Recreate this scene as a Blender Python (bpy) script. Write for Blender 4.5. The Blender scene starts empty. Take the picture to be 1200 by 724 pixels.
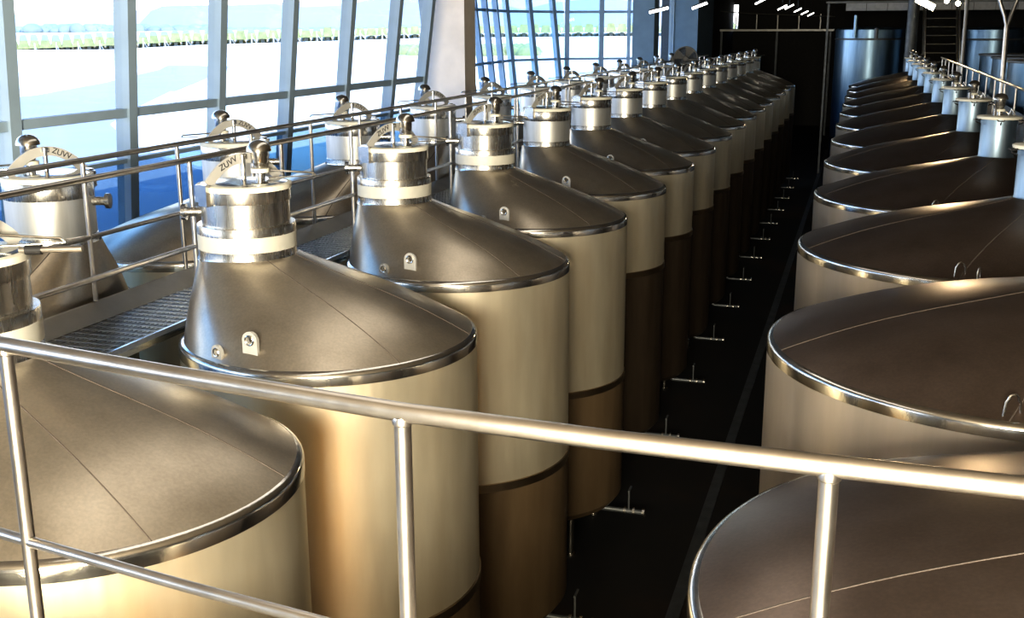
import bpy, math, random
from mathutils import Vector, Matrix
random.seed(7)
scn = bpy.context.scene
COL = scn.collection
PI = math.pi
FLOOR = -6.1

# ------------------------------------------------------------------ materials
def nodes(name):
    m = bpy.data.materials.new(name); m.use_nodes = True
    nt = m.node_tree; nt.nodes.clear()
    out = nt.nodes.new('ShaderNodeOutputMaterial')
    return m, nt, out
def principled(nt, out, col, rough=.5, metal=0., spec=.5):
    b = nt.nodes.new('ShaderNodeBsdfPrincipled')
    b.inputs['Base Color'].default_value = (*col, 1)
    b.inputs['Roughness'].default_value = rough
    b.inputs['Metallic'].default_value = metal
    b.inputs['Specular IOR Level'].default_value = spec
    nt.links.new(b.outputs[0], out.inputs[0])
    return b
def noise(nt, scale, stretch=(1, 1, 1), detail=4, rough=.55):
    tc = nt.nodes.new('ShaderNodeTexCoord'); mp = nt.nodes.new('ShaderNodeMapping')
    mp.inputs['Scale'].default_value = stretch
    n = nt.nodes.new('ShaderNodeTexNoise')
    n.inputs['Scale'].default_value = scale; n.inputs['Detail'].default_value = detail
    n.inputs['Roughness'].default_value = rough
    nt.links.new(tc.outputs['Object'], mp.inputs[0]); nt.links.new(mp.outputs[0], n.inputs[0])
    return n
def ramp(nt, src, stops):
    r = nt.nodes.new('ShaderNodeValToRGB'); e = r.color_ramp.elements
    while len(e) < len(stops): e.new(.5)
    for el, (p, c) in zip(e, stops):
        el.position = p; el.color = (*c, 1) if len(c) == 3 else c
    nt.links.new(src, r.inputs[0]); return r
def simple(name, col, rough=.5, metal=0., var=.12, scale=6, stretch=(1, 1, 1), spec=.5):
    m, nt, out = nodes(name)
    b = principled(nt, out, col, rough, metal, spec)
    n = noise(nt, scale, stretch)
    r = ramp(nt, n.outputs['Fac'], [(.3, tuple(c*(1-var) for c in col)), (.7, tuple(min(1, c*(1+var)) for c in col))])
    nt.links.new(r.outputs[0], b.inputs['Base Color'])
    return m
def steel(name, lo, hi, rough, scale=5, stretch=(1, 1, 1), rvar=.08, metal=1., bump=0.):
    m, nt, out = nodes(name)
    b = principled(nt, out, hi, rough, metal)
    n = noise(nt, scale, stretch, 5)
    r = ramp(nt, n.outputs['Fac'], [(.3, lo), (.7, hi)])
    nt.links.new(r.outputs[0], b.inputs['Base Color'])
    n2 = noise(nt, scale*2.3, stretch, 4)
    mr = nt.nodes.new('ShaderNodeMapRange')
    mr.inputs['To Min'].default_value = rough-rvar; mr.inputs['To Max'].default_value = rough+rvar
    nt.links.new(n2.outputs['Fac'], mr.inputs['Value']); nt.links.new(mr.outputs[0], b.inputs['Roughness'])
    if bump:
        bp = nt.nodes.new('ShaderNodeBump'); bp.inputs['Strength'].default_value = bump; bp.inputs['Distance'].default_value = .02
        nt.links.new(n.outputs['Fac'], bp.inputs['Height']); nt.links.new(bp.outputs[0], b.inputs['Normal'])
    return m
def emission(name, col, s):
    m, nt, out = nodes(name)
    e = nt.nodes.new('ShaderNodeEmission'); e.inputs[0].default_value = (*col, 1); e.inputs[1].default_value = s
    nt.links.new(e.outputs[0], out.inputs[0]); return m
def glass(name, tint, gloss=.06):
    m, nt, out = nodes(name)
    t = nt.nodes.new('ShaderNodeBsdfTransparent'); t.inputs[0].default_value = (*tint, 1)
    g = nt.nodes.new('ShaderNodeBsdfGlossy'); g.inputs['Roughness'].default_value = .03
    mx = nt.nodes.new('ShaderNodeMixShader'); mx.inputs[0].default_value = gloss
    n = noise(nt, .8)
    mr = nt.nodes.new('ShaderNodeMapRange'); mr.inputs['To Min'].default_value = gloss*.7; mr.inputs['To Max'].default_value = gloss*1.3
    nt.links.new(n.outputs['Fac'], mr.inputs['Value']); nt.links.new(mr.outputs[0], mx.inputs[0])
    nt.links.new(t.outputs[0], mx.inputs[1]); nt.links.new(g.outputs[0], mx.inputs[2]); nt.links.new(mx.outputs[0], out.inputs[0])
    return m
def cone_steel(name='dusty_cone_steel', k=(1, 1, 1)):
    # dusty rolled sheet: metallic with a thin film of dirt and streaky stains
    m, nt, out = nodes(name)
    b = principled(nt, out, (.4, .36, .3), .42, .88)
    n = noise(nt, 2.2, (1, 1, 1), 8, .65)
    r = ramp(nt, n.outputs['Fac'], [(.3, (.40, .35, .285)), (.52, (.49, .435, .36)), (.75, (.56, .505, .43))])
    for el in r.color_ramp.elements: el.color = (el.color[0]*k[0], el.color[1]*k[1], el.color[2]*k[2], 1)
    f = noise(nt, 60, (1, 1, 1), 2)
    r2 = ramp(nt, f.outputs['Fac'], [(.35, (.92, .92, .92)), (.7, (1.05, 1.04, 1.02))])
    mx = nt.nodes.new('ShaderNodeMixRGB'); mx.blend_type = 'MULTIPLY'; mx.inputs[0].default_value = 1
    nt.links.new(r.outputs[0], mx.inputs[1]); nt.links.new(r2.outputs[0], mx.inputs[2])
    nt.links.new(mx.outputs[0], b.inputs['Base Color'])
    mr = nt.nodes.new('ShaderNodeMapRange'); mr.inputs['To Min'].default_value = .26; mr.inputs['To Max'].default_value = .33
    nt.links.new(n.outputs['Fac'], mr.inputs['Value']); nt.links.new(mr.outputs[0], b.inputs['Roughness'])
    return m
M = dict(
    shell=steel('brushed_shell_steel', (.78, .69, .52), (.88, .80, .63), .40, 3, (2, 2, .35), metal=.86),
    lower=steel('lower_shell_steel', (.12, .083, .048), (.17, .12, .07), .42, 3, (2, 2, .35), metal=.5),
    lowdark=steel('shaded_lower_steel', (.07, .05, .035), (.10, .075, .052), .45, 3, (2, 2, .35), metal=.7),  # darker copy of the lower steel, far-aisle shade in its colour
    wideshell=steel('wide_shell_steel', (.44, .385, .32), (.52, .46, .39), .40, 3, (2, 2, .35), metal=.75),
    seam=steel('seam_steel', (.30, .23, .16), (.38, .30, .21), .35, 4),
    cone=cone_steel(), widecone=cone_steel('shaded_cone_steel', (.50, .44, .45)),  # widecone: same steel, shade away from the windows put into its colour
    rim=steel('polished_rim_steel', (.62, .60, .57), (.78, .76, .72), .17, 3, rvar=.05, bump=.25),
    neck=steel('polished_neck_steel', (.66, .64, .60), (.78, .76, .72), .27, 4, (6, 6, .3), rvar=.03),
    dneck=steel('bluelit_neck_steel', (.26, .36, .46), (.36, .46, .56), .42, 4, (4, 4, .4)),  # blue window light put into the steel's own colour
    matte=simple('matte_steel_band', (.72, .70, .62), .62, .35, .05),
    gasket=simple('cream_gasket', (.85, .82, .70), .55, 0, .05),
    lid=steel('lid_steel', (.58, .60, .62), (.74, .76, .78), .16, 4, rvar=.06, bump=.1),
    fit=steel('fitting_steel', (.55, .53, .49), (.72, .70, .66), .22, 8),
    rail=steel('handrail_steel', (.55, .51, .47), (.70, .66, .61), .30, 9, rvar=.05),
    dark=simple('dark_handle_plastic', (.02, .02, .022), .4),
    ink=simple('engraved_letter_black', (.015, .015, .02), .6),
    grate=steel('galvanised_grating', (.50, .51, .52), (.64, .65, .66), .4, 8),
    kick=steel('kick_plate_steel', (.36, .35, .33), (.46, .45, .42), .42, 3, metal=.8),
    floor=None, wall=simple('dark_wall_paint', (.05, .047, .043), .8),
    ceil=simple('dark_ceiling', (.20, .165, .125), .85),
    concrete=simple('painted_column', (.88, .77, .66), .75, 0, .06, 3),
    colblue=simple('blue_grey_column', (.22, .32, .42), .7, 0, .06, 3),
    mull=simple('window_mullion_paint', (.36, .47, .58), .5, 0, .06, 3),
    pane=glass('clear_pane', (.985, .99, .995)), tint=glass('blue_tinted_pane', (.52, .63, .71), .1),
    cyan=glass('pale_cyan_pane', (.87, .96, .985), .08),
    fascia=simple('pale_fascia', (.42, .42, .42), .6), dsteel=steel('dark_structural_steel', (.10, .11, .12), (.16, .17, .18), .5, 4, metal=.6),
    bluetank=steel('blue_reflecting_tank_steel', (.17, .27, .38), (.25, .36, .48), .34, 3, (3, 3, .3)),  # blue reflection painted as base colour
    tube=emission('fluorescent_tube', (1, .97, .9), 9), flood=emission('flood_lamp_glow', (1, .86, .55), 40),
    gravel=simple('pale_gravel', (.86, .80, .70), .95, 0, .06, .15), sand=simple('yellow_sand_verge', (.90, .82, .62), .95, 0, .06, .3),
    asphalt=simple('sunlit_asphalt', (.34, .37, .41), .9, 0, .05, .4), kerb=simple('white_kerb', (.95, .93, .88), .8, 0, .03),
    vine=simple('vine_leaves', (.31, .34, .15), .9, 0, .25, 1.2), trunk=simple('vine_shadow', (.10, .11, .10), .9),  # trunk colour carries the shade under the leaves
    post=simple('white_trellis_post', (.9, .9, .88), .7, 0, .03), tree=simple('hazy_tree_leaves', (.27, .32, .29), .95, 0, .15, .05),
    hill=simple('hazy_hill', (.33, .385, .43), 1., 0, .05, .004), hill2=simple('pale_far_hill', (.46, .49, .51), 1., 0, .05, .003),  # distance haze painted into hill and tree colours
    arm=simple('pale_clamp_steel', (.62, .60, .56), .4, .35, .05),
    tread=simple('dim_tread', (.12, .11, .09), .7),
    matteneck=steel('matte_neck_steel', (.60, .60, .58), (.70, .70, .68), .46, 4, (5, 5, .4), rvar=.04, metal=.85),
    weld=simple('dull_weld_line', (.10, .08, .065), .7),
    plate=simple('pale_label_plate', (.30, .27, .26), .6), brass=steel('brass_fitting', (.5, .33, .12), (.65, .45, .18), .3, 8),
)
def floor_mat():
    m, nt, out = nodes('dark_patchy_floor')
    b = principled(nt, out, (.05, .045, .04), .7)
    n = noise(nt, .35, (1, 1, 1), 5)
    r = ramp(nt, n.outputs['Fac'], [(.35, (.008, .009, .010)), (.55, (.015, .013, .012)), (.72, (.05, .024, .011))])  # near-black with random reddish-brown patches
    nt.links.new(r.outputs[0], b.inputs['Base Color']); return m
M['floor'] = floor_mat()

# ------------------------------------------------------------------ mesh tools
class MB:
    def __init__(s): s.v = []; s.f = []
    def add(s, v, f):
        b = len(s.v); s.v += [tuple(p) for p in v]; s.f += [tuple(b+i for i in q) for q in f]; return s
    def box(s, x0, x1, y0, y1, z0, z1):
        return s.add([(x0,y0,z0),(x1,y0,z0),(x1,y1,z0),(x0,y1,z0),(x0,y0,z1),(x1,y0,z1),(x1,y1,z1),(x0,y1,z1)],
                     [(0,3,2,1),(4,5,6,7),(0,1,5,4),(1,2,6,5),(2,3,7,6),(3,0,4,7)])
    def hexa(s, lo, hi):   # two quads (bottom, top), each counter-clockwise from above
        return s.add(list(lo)+list(hi), [(0,3,2,1),(4,5,6,7),(0,1,5,4),(1,2,6,5),(2,3,7,6),(3,0,4,7)])
    def rings(s, rings, seg=48, cap0=False, cap1=False):   # (cx, cy, z, r)
        v = []; f = []
        for (cx, cy, z, r) in rings:
            for k in range(seg):
                a = 2*PI*k/seg; v.append((cx+r*math.cos(a), cy+r*math.sin(a), z))
        for i in range(len(rings)-1):
            for k in range(seg):
                k2 = (k+1) % seg
                f.append((i*seg+k, i*seg+k2, (i+1)*seg+k2, (i+1)*seg+k))
        n = len(rings)
        if cap0: f.append(tuple(range(seg-1, -1, -1)))
        if cap1: f.append(tuple((n-1)*seg+k for k in range(seg)))
        return s.add(v, f)
    def lathe(s, prof, c=(0, 0), seg=48, cap0=False, cap1=False):
        return s.rings([(c[0], c[1], z, r) for r, z in prof], seg, cap0, cap1)
    def tube(s, pts, r, seg=10, caps=True):
        pts = [Vector(p) for p in pts]; n = len(pts); v = []; f = []
        rr = r if isinstance(r, (list, tuple)) else [r]*n
        t0 = (pts[1]-pts[0]).normalized()
        up = Vector((0, 0, 1)) if abs(t0.z) < .9 else Vector((1, 0, 0))
        a = t0.cross(up).normalized()
        for i, p in enumerate(pts):
            if i == 0: t = t0
            elif i == n-1: t = (pts[-1]-pts[-2]).normalized()
            else: t = ((pts[i+1]-p).normalized()+(p-pts[i-1]).normalized()).normalized()
            a = (a-t*a.dot(t)).normalized(); b = t.cross(a)
            for k in range(seg):
                g = 2*PI*k/seg; q = p+(a*math.cos(g)+b*math.sin(g))*rr[i]; v.append(q)
        for i in range(n-1):
            for k in range(seg):
                k2 = (k+1) % seg; f.append((i*seg+k, i*seg+k2, (i+1)*seg+k2, (i+1)*seg+k))
        if caps: f.append(tuple(range(seg-1, -1, -1))); f.append(tuple((n-1)*seg+k for k in range(seg)))
        return s.add(v, f)
    def strap(s, pts, w, t, side):   # flat bar following pts, width w along vector side, thickness t
        pts = [Vector(p) for p in pts]; side = Vector(side).normalized(); v = []; f = []; n = len(pts)
        for i, p in enumerate(pts):
            d = (pts[min(i+1, n-1)]-pts[max(i-1, 0)]).normalized(); up = side.cross(d).normalized()
            for a, b in ((-1, -1), (1, -1), (1, 1), (-1, 1)): v.append(p+side*(a*w/2)+up*(b*t/2))
        for i in range(n-1):
            for k in range(4):
                k2 = (k+1) % 4; f.append((i*4+k, i*4+k2, (i+1)*4+k2, (i+1)*4+k))
        f.append((3, 2, 1, 0)); f.append(tuple((n-1)*4+k for k in range(4)))
        return s.add(v, f)
    def obox(s, c, ax, ay, az):   # box centre with three half-vectors
        c = Vector(c); ax = Vector(ax); ay = Vector(ay); az = Vector(az)
        return s.hexa([c-ax-ay-az, c+ax-ay-az, c+ax+ay-az, c-ax+ay-az], [c-ax-ay+az, c+ax-ay+az, c+ax+ay+az, c-ax+ay+az])
    def mesh(s, name, mat, smooth=True, ang=35):
        me = bpy.data.meshes.new(name); me.from_pydata(s.v, [], s.f); me.update()
        import bmesh
        bm = bmesh.new(); bm.from_mesh(me); bmesh.ops.recalc_face_normals(bm, faces=bm.faces); bm.to_mesh(me); bm.free()
        if smooth:
            me.polygons.foreach_set('use_smooth', [True]*len(me.polygons)); me.set_sharp_from_angle(angle=math.radians(ang))
        me.materials.append(mat); return me
def link(name, me, parent=None, loc=None):
    o = bpy.data.objects.new(name, me); COL.objects.link(o)
    if parent: o.parent = parent
    if loc: o.location = loc
    return o
def tag(o, label=None, cat=None, group=None, kind=None):
    if label: o['label'] = label
    if cat: o['category'] = cat
    if group: o['group'] = group
    if kind: o['kind'] = kind
    return o
def empty(name, loc, label=None, cat=None, group=None, rz=0):
    o = bpy.data.objects.new(name, None); COL.objects.link(o); o.location = loc; o.rotation_euler = (0, 0, rz)
    o.empty_display_size = .2
    return tag(o, label, cat, group)
def struct(name, mb, mat, parent=None, smooth=False):
    o = link(name, mb.mesh(name, mat, smooth), parent)
    if not parent: o['kind'] = 'structure'
    return o
# a prototype is a tree (name, mesh, [children], part label); grow() makes objects that share its meshes
def grow(tree, parent):
    name, me, kids, lab = tree
    o = link(name, me, parent)
    if lab: o['label'] = lab
    for k in kids: grow(k, o)
    return o
def part(name, mb, mat, kids=(), lab=None, smooth=True, ang=35):
    return (name, mb.mesh(name, mat, smooth, ang), list(kids), lab)
def text_mesh(txt, size, mat):
    c = bpy.data.curves.new('letters', 'FONT'); c.body = txt; c.size = size; c.align_x = 'CENTER'; c.align_y = 'CENTER'; c.extrude = .002
    o = bpy.data.objects.new('letters', c); COL.objects.link(o)
    bpy.context.view_layer.update()
    dg = bpy.context.evaluated_depsgraph_get()
    me = bpy.data.meshes.new_from_object(o.evaluated_get(dg)); bpy.data.objects.remove(o); bpy.data.curves.remove(c)
    me.materials.clear(); me.materials.append(mat); return me

# ------------------------------------------------------------------ camera
F_PX, TH, PS, RO = 1297.999, .2471617, .3023125, -.0034382
fw = Vector((-math.sin(PS)*math.cos(TH), math.cos(PS)*math.cos(TH), -math.sin(TH)))
r0 = Vector((math.cos(PS), math.sin(PS), 0)); u0 = r0.cross(fw)
rt = math.cos(RO)*r0+math.sin(RO)*u0; up = -math.sin(RO)*r0+math.cos(RO)*u0
cd = bpy.data.cameras.new('camera'); cam = bpy.data.objects.new('camera', cd); COL.objects.link(cam)
cam.matrix_world = Matrix((( rt.x, up.x, -fw.x, 0), (rt.y, up.y, -fw.y, 0), (rt.z, up.z, -fw.z, 0), (0, 0, 0, 1)))
cd.sensor_fit = 'HORIZONTAL'; cd.sensor_width = 36; cd.lens = F_PX/1200*36; cd.clip_end = 6000; cd.clip_start = .05
scn.camera = cam

# ------------------------------------------------------------------ tanks of the aisle row and the window row (same model)
ZR = -2.112 - FLOOR      # rim height above the floor
ORD = ['first', 'second', 'third', 'fourth', 'fifth', 'sixth', 'seventh', 'eighth', 'ninth', 'tenth', 'eleventh', 'twelfth', 'thirteenth', 'fourteenth', 'fifteenth', 'sixteenth']
def D(a): return math.cos(math.radians(a)), math.sin(math.radians(a))

def valve_set(c, zl, s=1.):
    # pressure relief valve standing on a lid: stem, pale nut, body and mushroom cap
    b = MB().lathe([(.034*s, zl), (.034*s, zl+.05*s), (.044*s, zl+.055*s), (.044*s, zl+.10*s), (.05*s, zl+.115*s), (.06*s, zl+.135*s), (.062*s, zl+.215*s)], c, 20, True, True)
    nut = MB().lathe([(.03*s, zl+.058*s), (.066*s, zl+.06*s), (.066*s, zl+.088*s), (.03*s, zl+.09*s)], c, 20, True, True)
    cap = MB().lathe([(.05*s, zl+.212*s), (.090*s, zl+.21*s), (.086*s, zl+.235*s), (.07*s, zl+.262*s), (.045*s, zl+.28*s), (.015*s, zl+.288*s), (.001, zl+.289*s)], c, 20, True)
    return part('relief_valve', b, M['fit'], [part('nut', nut, M['gasket'], lab='pale plastic nut'), part('valve_cap', cap, M['fit'])])

def cone_tank(zseam, off, low, collar=True):
    R = 1.06; rn = .326; c = (-off, 0); zl = -1.053-FLOOR; zb = -1.565-FLOOR
    T = []
    T.append(part('upper_shell', MB().lathe([(R, zseam), (R, zseam+1), (R, ZR-.08)], seg=72), M['shell']))
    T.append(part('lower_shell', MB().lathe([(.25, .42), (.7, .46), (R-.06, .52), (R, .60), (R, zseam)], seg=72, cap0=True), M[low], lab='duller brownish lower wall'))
    T.append(part('jacket_seam', MB().lathe([(R, zseam-.05), (R+.012, zseam-.045), (R+.012, zseam+.03), (R, zseam+.035)], seg=72), M['seam']))
    for a in (45, 135, 225, 315):
        x, y = D(a)
        T.append(part('leg', MB().lathe([(.07, 0), (.07, .01), (.045, .012), (.045, .56)], (x*.85, y*.85), 14, True, True), M['fit']))
    T.append(part('rim_band', MB().lathe([(R, ZR-.088), (R+.004, ZR-.085), (R+.004, ZR-.030), (R, ZR-.014), (R-.010, ZR-.003), (R-.022, ZR+.004), (R-.034, ZR+.008)], seg=96), M['rim']))
    rings = []
    for k in range(13):
        t = k/12; h = t+.10*math.sin(PI*t)*(1-t)      # a shallow swell between rim and neck
        rings.append((c[0]*t, 0, ZR+.008+(zb-.016-ZR)*h, (R-.034)*(1-t)+(rn*1.07)*t))
    seams = []
    for ag in (9, -38, 128):
        x, y = D(ag); seams.append(part('weld_seam', MB().tube([(cx+x*r_, cy+y*r_, z-.002) for cx, cy, z, r_ in rings], .0045, 6), M['weld']))
    T.append(part('cone_top', MB().rings(rings, 96), M['cone'], seams, ang=60))
    rc = rn*1.075
    if collar:
        T.append(part('collar', MB().lathe([(rc+.012, zb-.03), (rc+.004, zb-.012), (rc, zb), (rc, zb+.045), (rc-.002, zb+.046)], c, 64), M['neck']))
        T.append(part('matte_band', MB().lathe([(rc, zb+.046), (rc+.001, zb+.047), (rc+.001, zb+.155), (rc, zb+.156)], c, 64), M['matte'], lab='matte pale band'))
        T.append(part('neck', MB().lathe([(rc, zb+.156), (rc, zb+.215), (rc-.004, zb+.222), (rn-.012, zb+.224), (rn-.012, zl-.13), (rn-.002, zl-.128), (rn, zl-.12), (rn, zl-.045)], c, 64), M['neck']))
    else:      # straight neck: polished rings at top and bottom, matte sheet between
        T.append(part('neck', MB().lathe([(rn, zb+.05), (rn, zb+.2), (rn, zl-.17)], c, 64), M['matteneck'], lab='matte straight neck'))
        T.append(part('neck_ring', MB().lathe([(rn+.02, zb-.03), (rn+.006, zb-.012), (rn+.004, zb), (rn+.004, zb+.05), (rn, zb+.055)], c, 64), M['neck']))
        T.append(part('neck_ring', MB().lathe([(rn, zl-.175), (rn+.003, zl-.17), (rn+.003, zl-.05), (rn, zl-.044)], c, 64), M['neck']))
    gas = part('lid_gasket', MB().lathe([(rn, zl-.045), (rn+.008, zl-.043), (rn+.009, zl-.008), (rn-.02, zl-.002)], c, 64), M['gasket'], lab='cream rim gasket')
    lid = MB().lathe([(rn-.02, zl-.004), (rn-.05, zl+.004), (.2, zl+.012), (.001, zl+.02)], c, 48)
    # clamp: hinge block at the front left of the lid, arched strap, centre post and bolt
    bx, by = D(246); ex, ey = D(66)
    blk = MB().obox((c[0]+bx*(rn+.012), by*(rn+.012), zl-.065), (-by*.05, bx*.05, 0), (bx*.018, by*.018, 0), (0, 0, .075))
    blk.obox((c[0]+bx*(rn-.005)+by*.09, by*(rn-.005)-bx*.09, zl-.06), (-by*.028, bx*.028, 0), (bx*.014, by*.014, 0), (0, 0, .06))
    arc = []
    for k in range(15):
        t = -1+2*k/14; d = t*.30
        arc.append((c[0]-bx*d*-1*-1, -by*d*-1*-1, zl+.165*(1-abs(t)**2.2)+.004))
    arm = MB().strap(arc, .014, .072, (-by, bx, 0))
    post = MB().lathe([(.022, zl+.01), (.018, zl+.03), (.018, zl+.16), (.032, zl+.162), (.032, zl+.195), (.02, zl+.2)], c, 14, True, True)
    letters = []
    for sg in (1, -1):     # stamped on both faces of the upright clamp bar, reading from either side
        me = text_mesh('ZUVV', .062, M['ink'])
        k0 = Vector(arc[2]); k1 = Vector(arc[6]); mid = (k0+k1)/2+Vector((0, 0, .012))
        dx = (k1-k0).normalized()*sg; nz = Vector((-by, bx, 0))*sg; sy = nz.cross(dx)
        p_ = mid+nz*.008
        me.transform(Matrix(((dx.x, sy.x, nz.x, p_.x), (dx.y, sy.y, nz.y, p_.y), (dx.z, sy.z, nz.z, p_.z), (0, 0, 0, 1))))
        letters.append(('engraved_letters', me, [], 'black letters stamped on the clamp arm'))
    lever = MB().tube([(c[0]+.16, .10, zl+.075), (c[0]+.45, .20, zl+.055), (c[0]+.47, .205, zl+.035), (c[0]+.18, .03, zl+.03)], .0075, 8)
    T.append(part('lid', lid, M['lid'], [gas, part('hinge_block', blk, M['fit'], smooth=False), part('clamp_arm', arm, M['arm'], smooth=False),
             part('clamp_post', post, M['fit']), part('lever', lever, M['fit'])]+letters))
    T.append(valve_set((c[0]+.115, .035), zl+.008))
    sx, sy2 = -.94, -.34; zs = zl-.215
    stub = MB().tube([(c[0]+sx*(rn-.03), sy2*(rn-.03), zs), (c[0]+sx*(rn+.115), sy2*(rn+.115), zs)], .034, 16)
    fl = MB().tube([(c[0]+sx*(rn+.10), sy2*(rn+.10), zs), (c[0]+sx*(rn+.13), sy2*(rn+.13), zs)], .060, 20)
    T.append(part('stub_pipe', stub, M['neck'], [part('flange', fl, M['lid'])]))
    # lifting lug (plate with a hole on a gusset) and a round eye near the rim
    def lug(ang, r, w, h, z0, rnd):
        x, y = D(ang); X = Vector((-y, x, 0)); N = Vector((x, y, 0)); B = N*r+Vector((0, 0, z0)); mb = MB()
        outl = [(-w/2, 0)]; n = 10
        for k in range(n+1):
            g = PI-PI*k/n; outl.append((math.cos(g)*w/2, h-w/2+math.sin(g)*w/2))
        outl.append((w/2, 0)); hole = []
        m_ = len(outl); hc = h-w/2; hr = w*.2
        for (px, pz) in outl:
            g = math.atan2(pz-hc, px); hole.append((math.cos(g)*hr, hc+math.sin(g)*hr))
        t = .012; v = []; f = []
        for off in (-t, t):
            for (px, pz) in outl: v.append(B+X*px+N*off+Vector((0, 0, pz)))
            for (px, pz) in hole: v.append(B+X*px+N*off+Vector((0, 0, pz)))
        Q = 2*m_
        for i in range(m_):
            j = (i+1) % m_
            f.append((i, j, m_+j, m_+i)); f.append((Q+i, Q+m_+i, Q+m_+j, Q+j))
            f.append((i, Q+i, Q+j, j)); f.append((m_+i, m_+j, Q+m_+j, Q+m_+i))
        mb.add(v, f)
        ring = MB(); pts = [B+X*(math.cos(g)*w*.27)+Vector((0, 0, hc+math.sin(g)*w*.27))+N*.014 for g in [2*PI*k/16 for k in range(17)]]
        ring.tube(pts, w*.06, 6, False)
        if not rnd:
            a = B-X*w*.5; mb.add([a-N*.0, a-X*w*.55-Vector((0, 0, .01)), a+Vector((0, 0, .06)), a-N*.02, a-N*.02-X*w*.55-Vector((0, 0, .01)), a-N*.02+Vector((0, 0, .06))],
                   [(0, 1, 2), (5, 4, 3), (0, 3, 4, 1), (1, 4, 5, 2), (2, 5, 3, 0)])
        return part('lifting_lug', mb, M['arm'], [part('lug_ring', ring, M['fit'])], smooth=False)
    T.append(lug(264, .945, .115, .20, ZR+.03, False))
    T.append(lug(249.5, 1.0, .10, .115, ZR+.005, True))
    # butterfly outlet valve low on the aisle side
    zo = .37
    vb = MB().tube([(R*.6, 0, .50), (R*.8, 0, zo), (R+.10, 0, zo), (R+.30, 0, zo)], .03, 12)
    vh = MB().tube([(R+.12, 0, zo), (R+.12, 0, zo+.26)], .012, 8).tube([(R+.12, -.02, zo+.26), (R+.12, .12, zo+.27)], .014, 8)
    vf = [part('valve_flange', MB().tube([(R+dx_, 0, zo), (R+dx_+.03, 0, zo)], .05, 16), M['fit']) for dx_ in (.06, .17, .29)]
    T.append(part('outlet_valve', vb, M['dsteel'], [part('valve_handle', vh, M['dsteel'])]+vf))
    return T

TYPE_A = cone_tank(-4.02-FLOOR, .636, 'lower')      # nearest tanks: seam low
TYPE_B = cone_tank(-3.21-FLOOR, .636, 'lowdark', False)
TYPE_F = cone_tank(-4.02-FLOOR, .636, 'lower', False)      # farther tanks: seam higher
LX, LY, LS = -3.565, 4.306, 2.706
for i in range(16):
    lab = f'cone-topped tank {ORD[i]} from the front handrail, row between aisle and grated catwalk'
    if i == 6: lab = 'cone-topped tank with a small label plate low on its wall, seventh along the aisle'
    o = empty('wine_tank', (LX, LY+LS*i, FLOOR), lab, 'tank', 'cone-topped tanks along the aisle')
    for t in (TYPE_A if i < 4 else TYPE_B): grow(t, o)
    if i == 0:
        a0 = Vector((-.636+.335*.955, .335*.298, -1.045-FLOOR)); d0 = Vector((.955, .298, .02))
        h0 = link('lid_handle', MB().tube([a0-d0*.03, a0+d0*.28], .017, 12).mesh('lid_handle', M['rail']), o)
        g0 = link('grip', MB().tube([a0, a0+d0*.08], .024, 14).mesh('grip', M['dark']), h0); g0['label'] = 'dark sleeve grip'
    if i == 6:
        n = Vector((.62, -.785, 0)).normalized(); tx = Vector((-n.y, n.x, 0))
        c = n*1.072+Vector((0, 0, .92))
        pl = link('label_plate', MB().obox(c, tx*.15, n*.006, (0, 0, .12)).mesh('label_plate', M['plate'], False), o); pl['label'] = 'small pale plate with dark lettering'
        me = text_mesh('GKNU', .12, M['ink'])
        me.transform(Matrix(((tx.x, 0, n.x, c.x+n.x*.008), (tx.y, 0, n.y, c.y+n.y*.008), (0, 1, 0, c.z), (0, 0, 0, 1))))
        link('lettering', me, pl)
for i in range(1, 14):
    lab = f'cone-topped tank standing against the windows, {ORD[i-1]} in view from the front'
    o = empty('wine_tank', (-6.536, LY+LS*i, FLOOR), lab, 'tank', 'cone-topped tanks against the windows', PI)
    for t in TYPE_F: grow(t, o)

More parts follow.
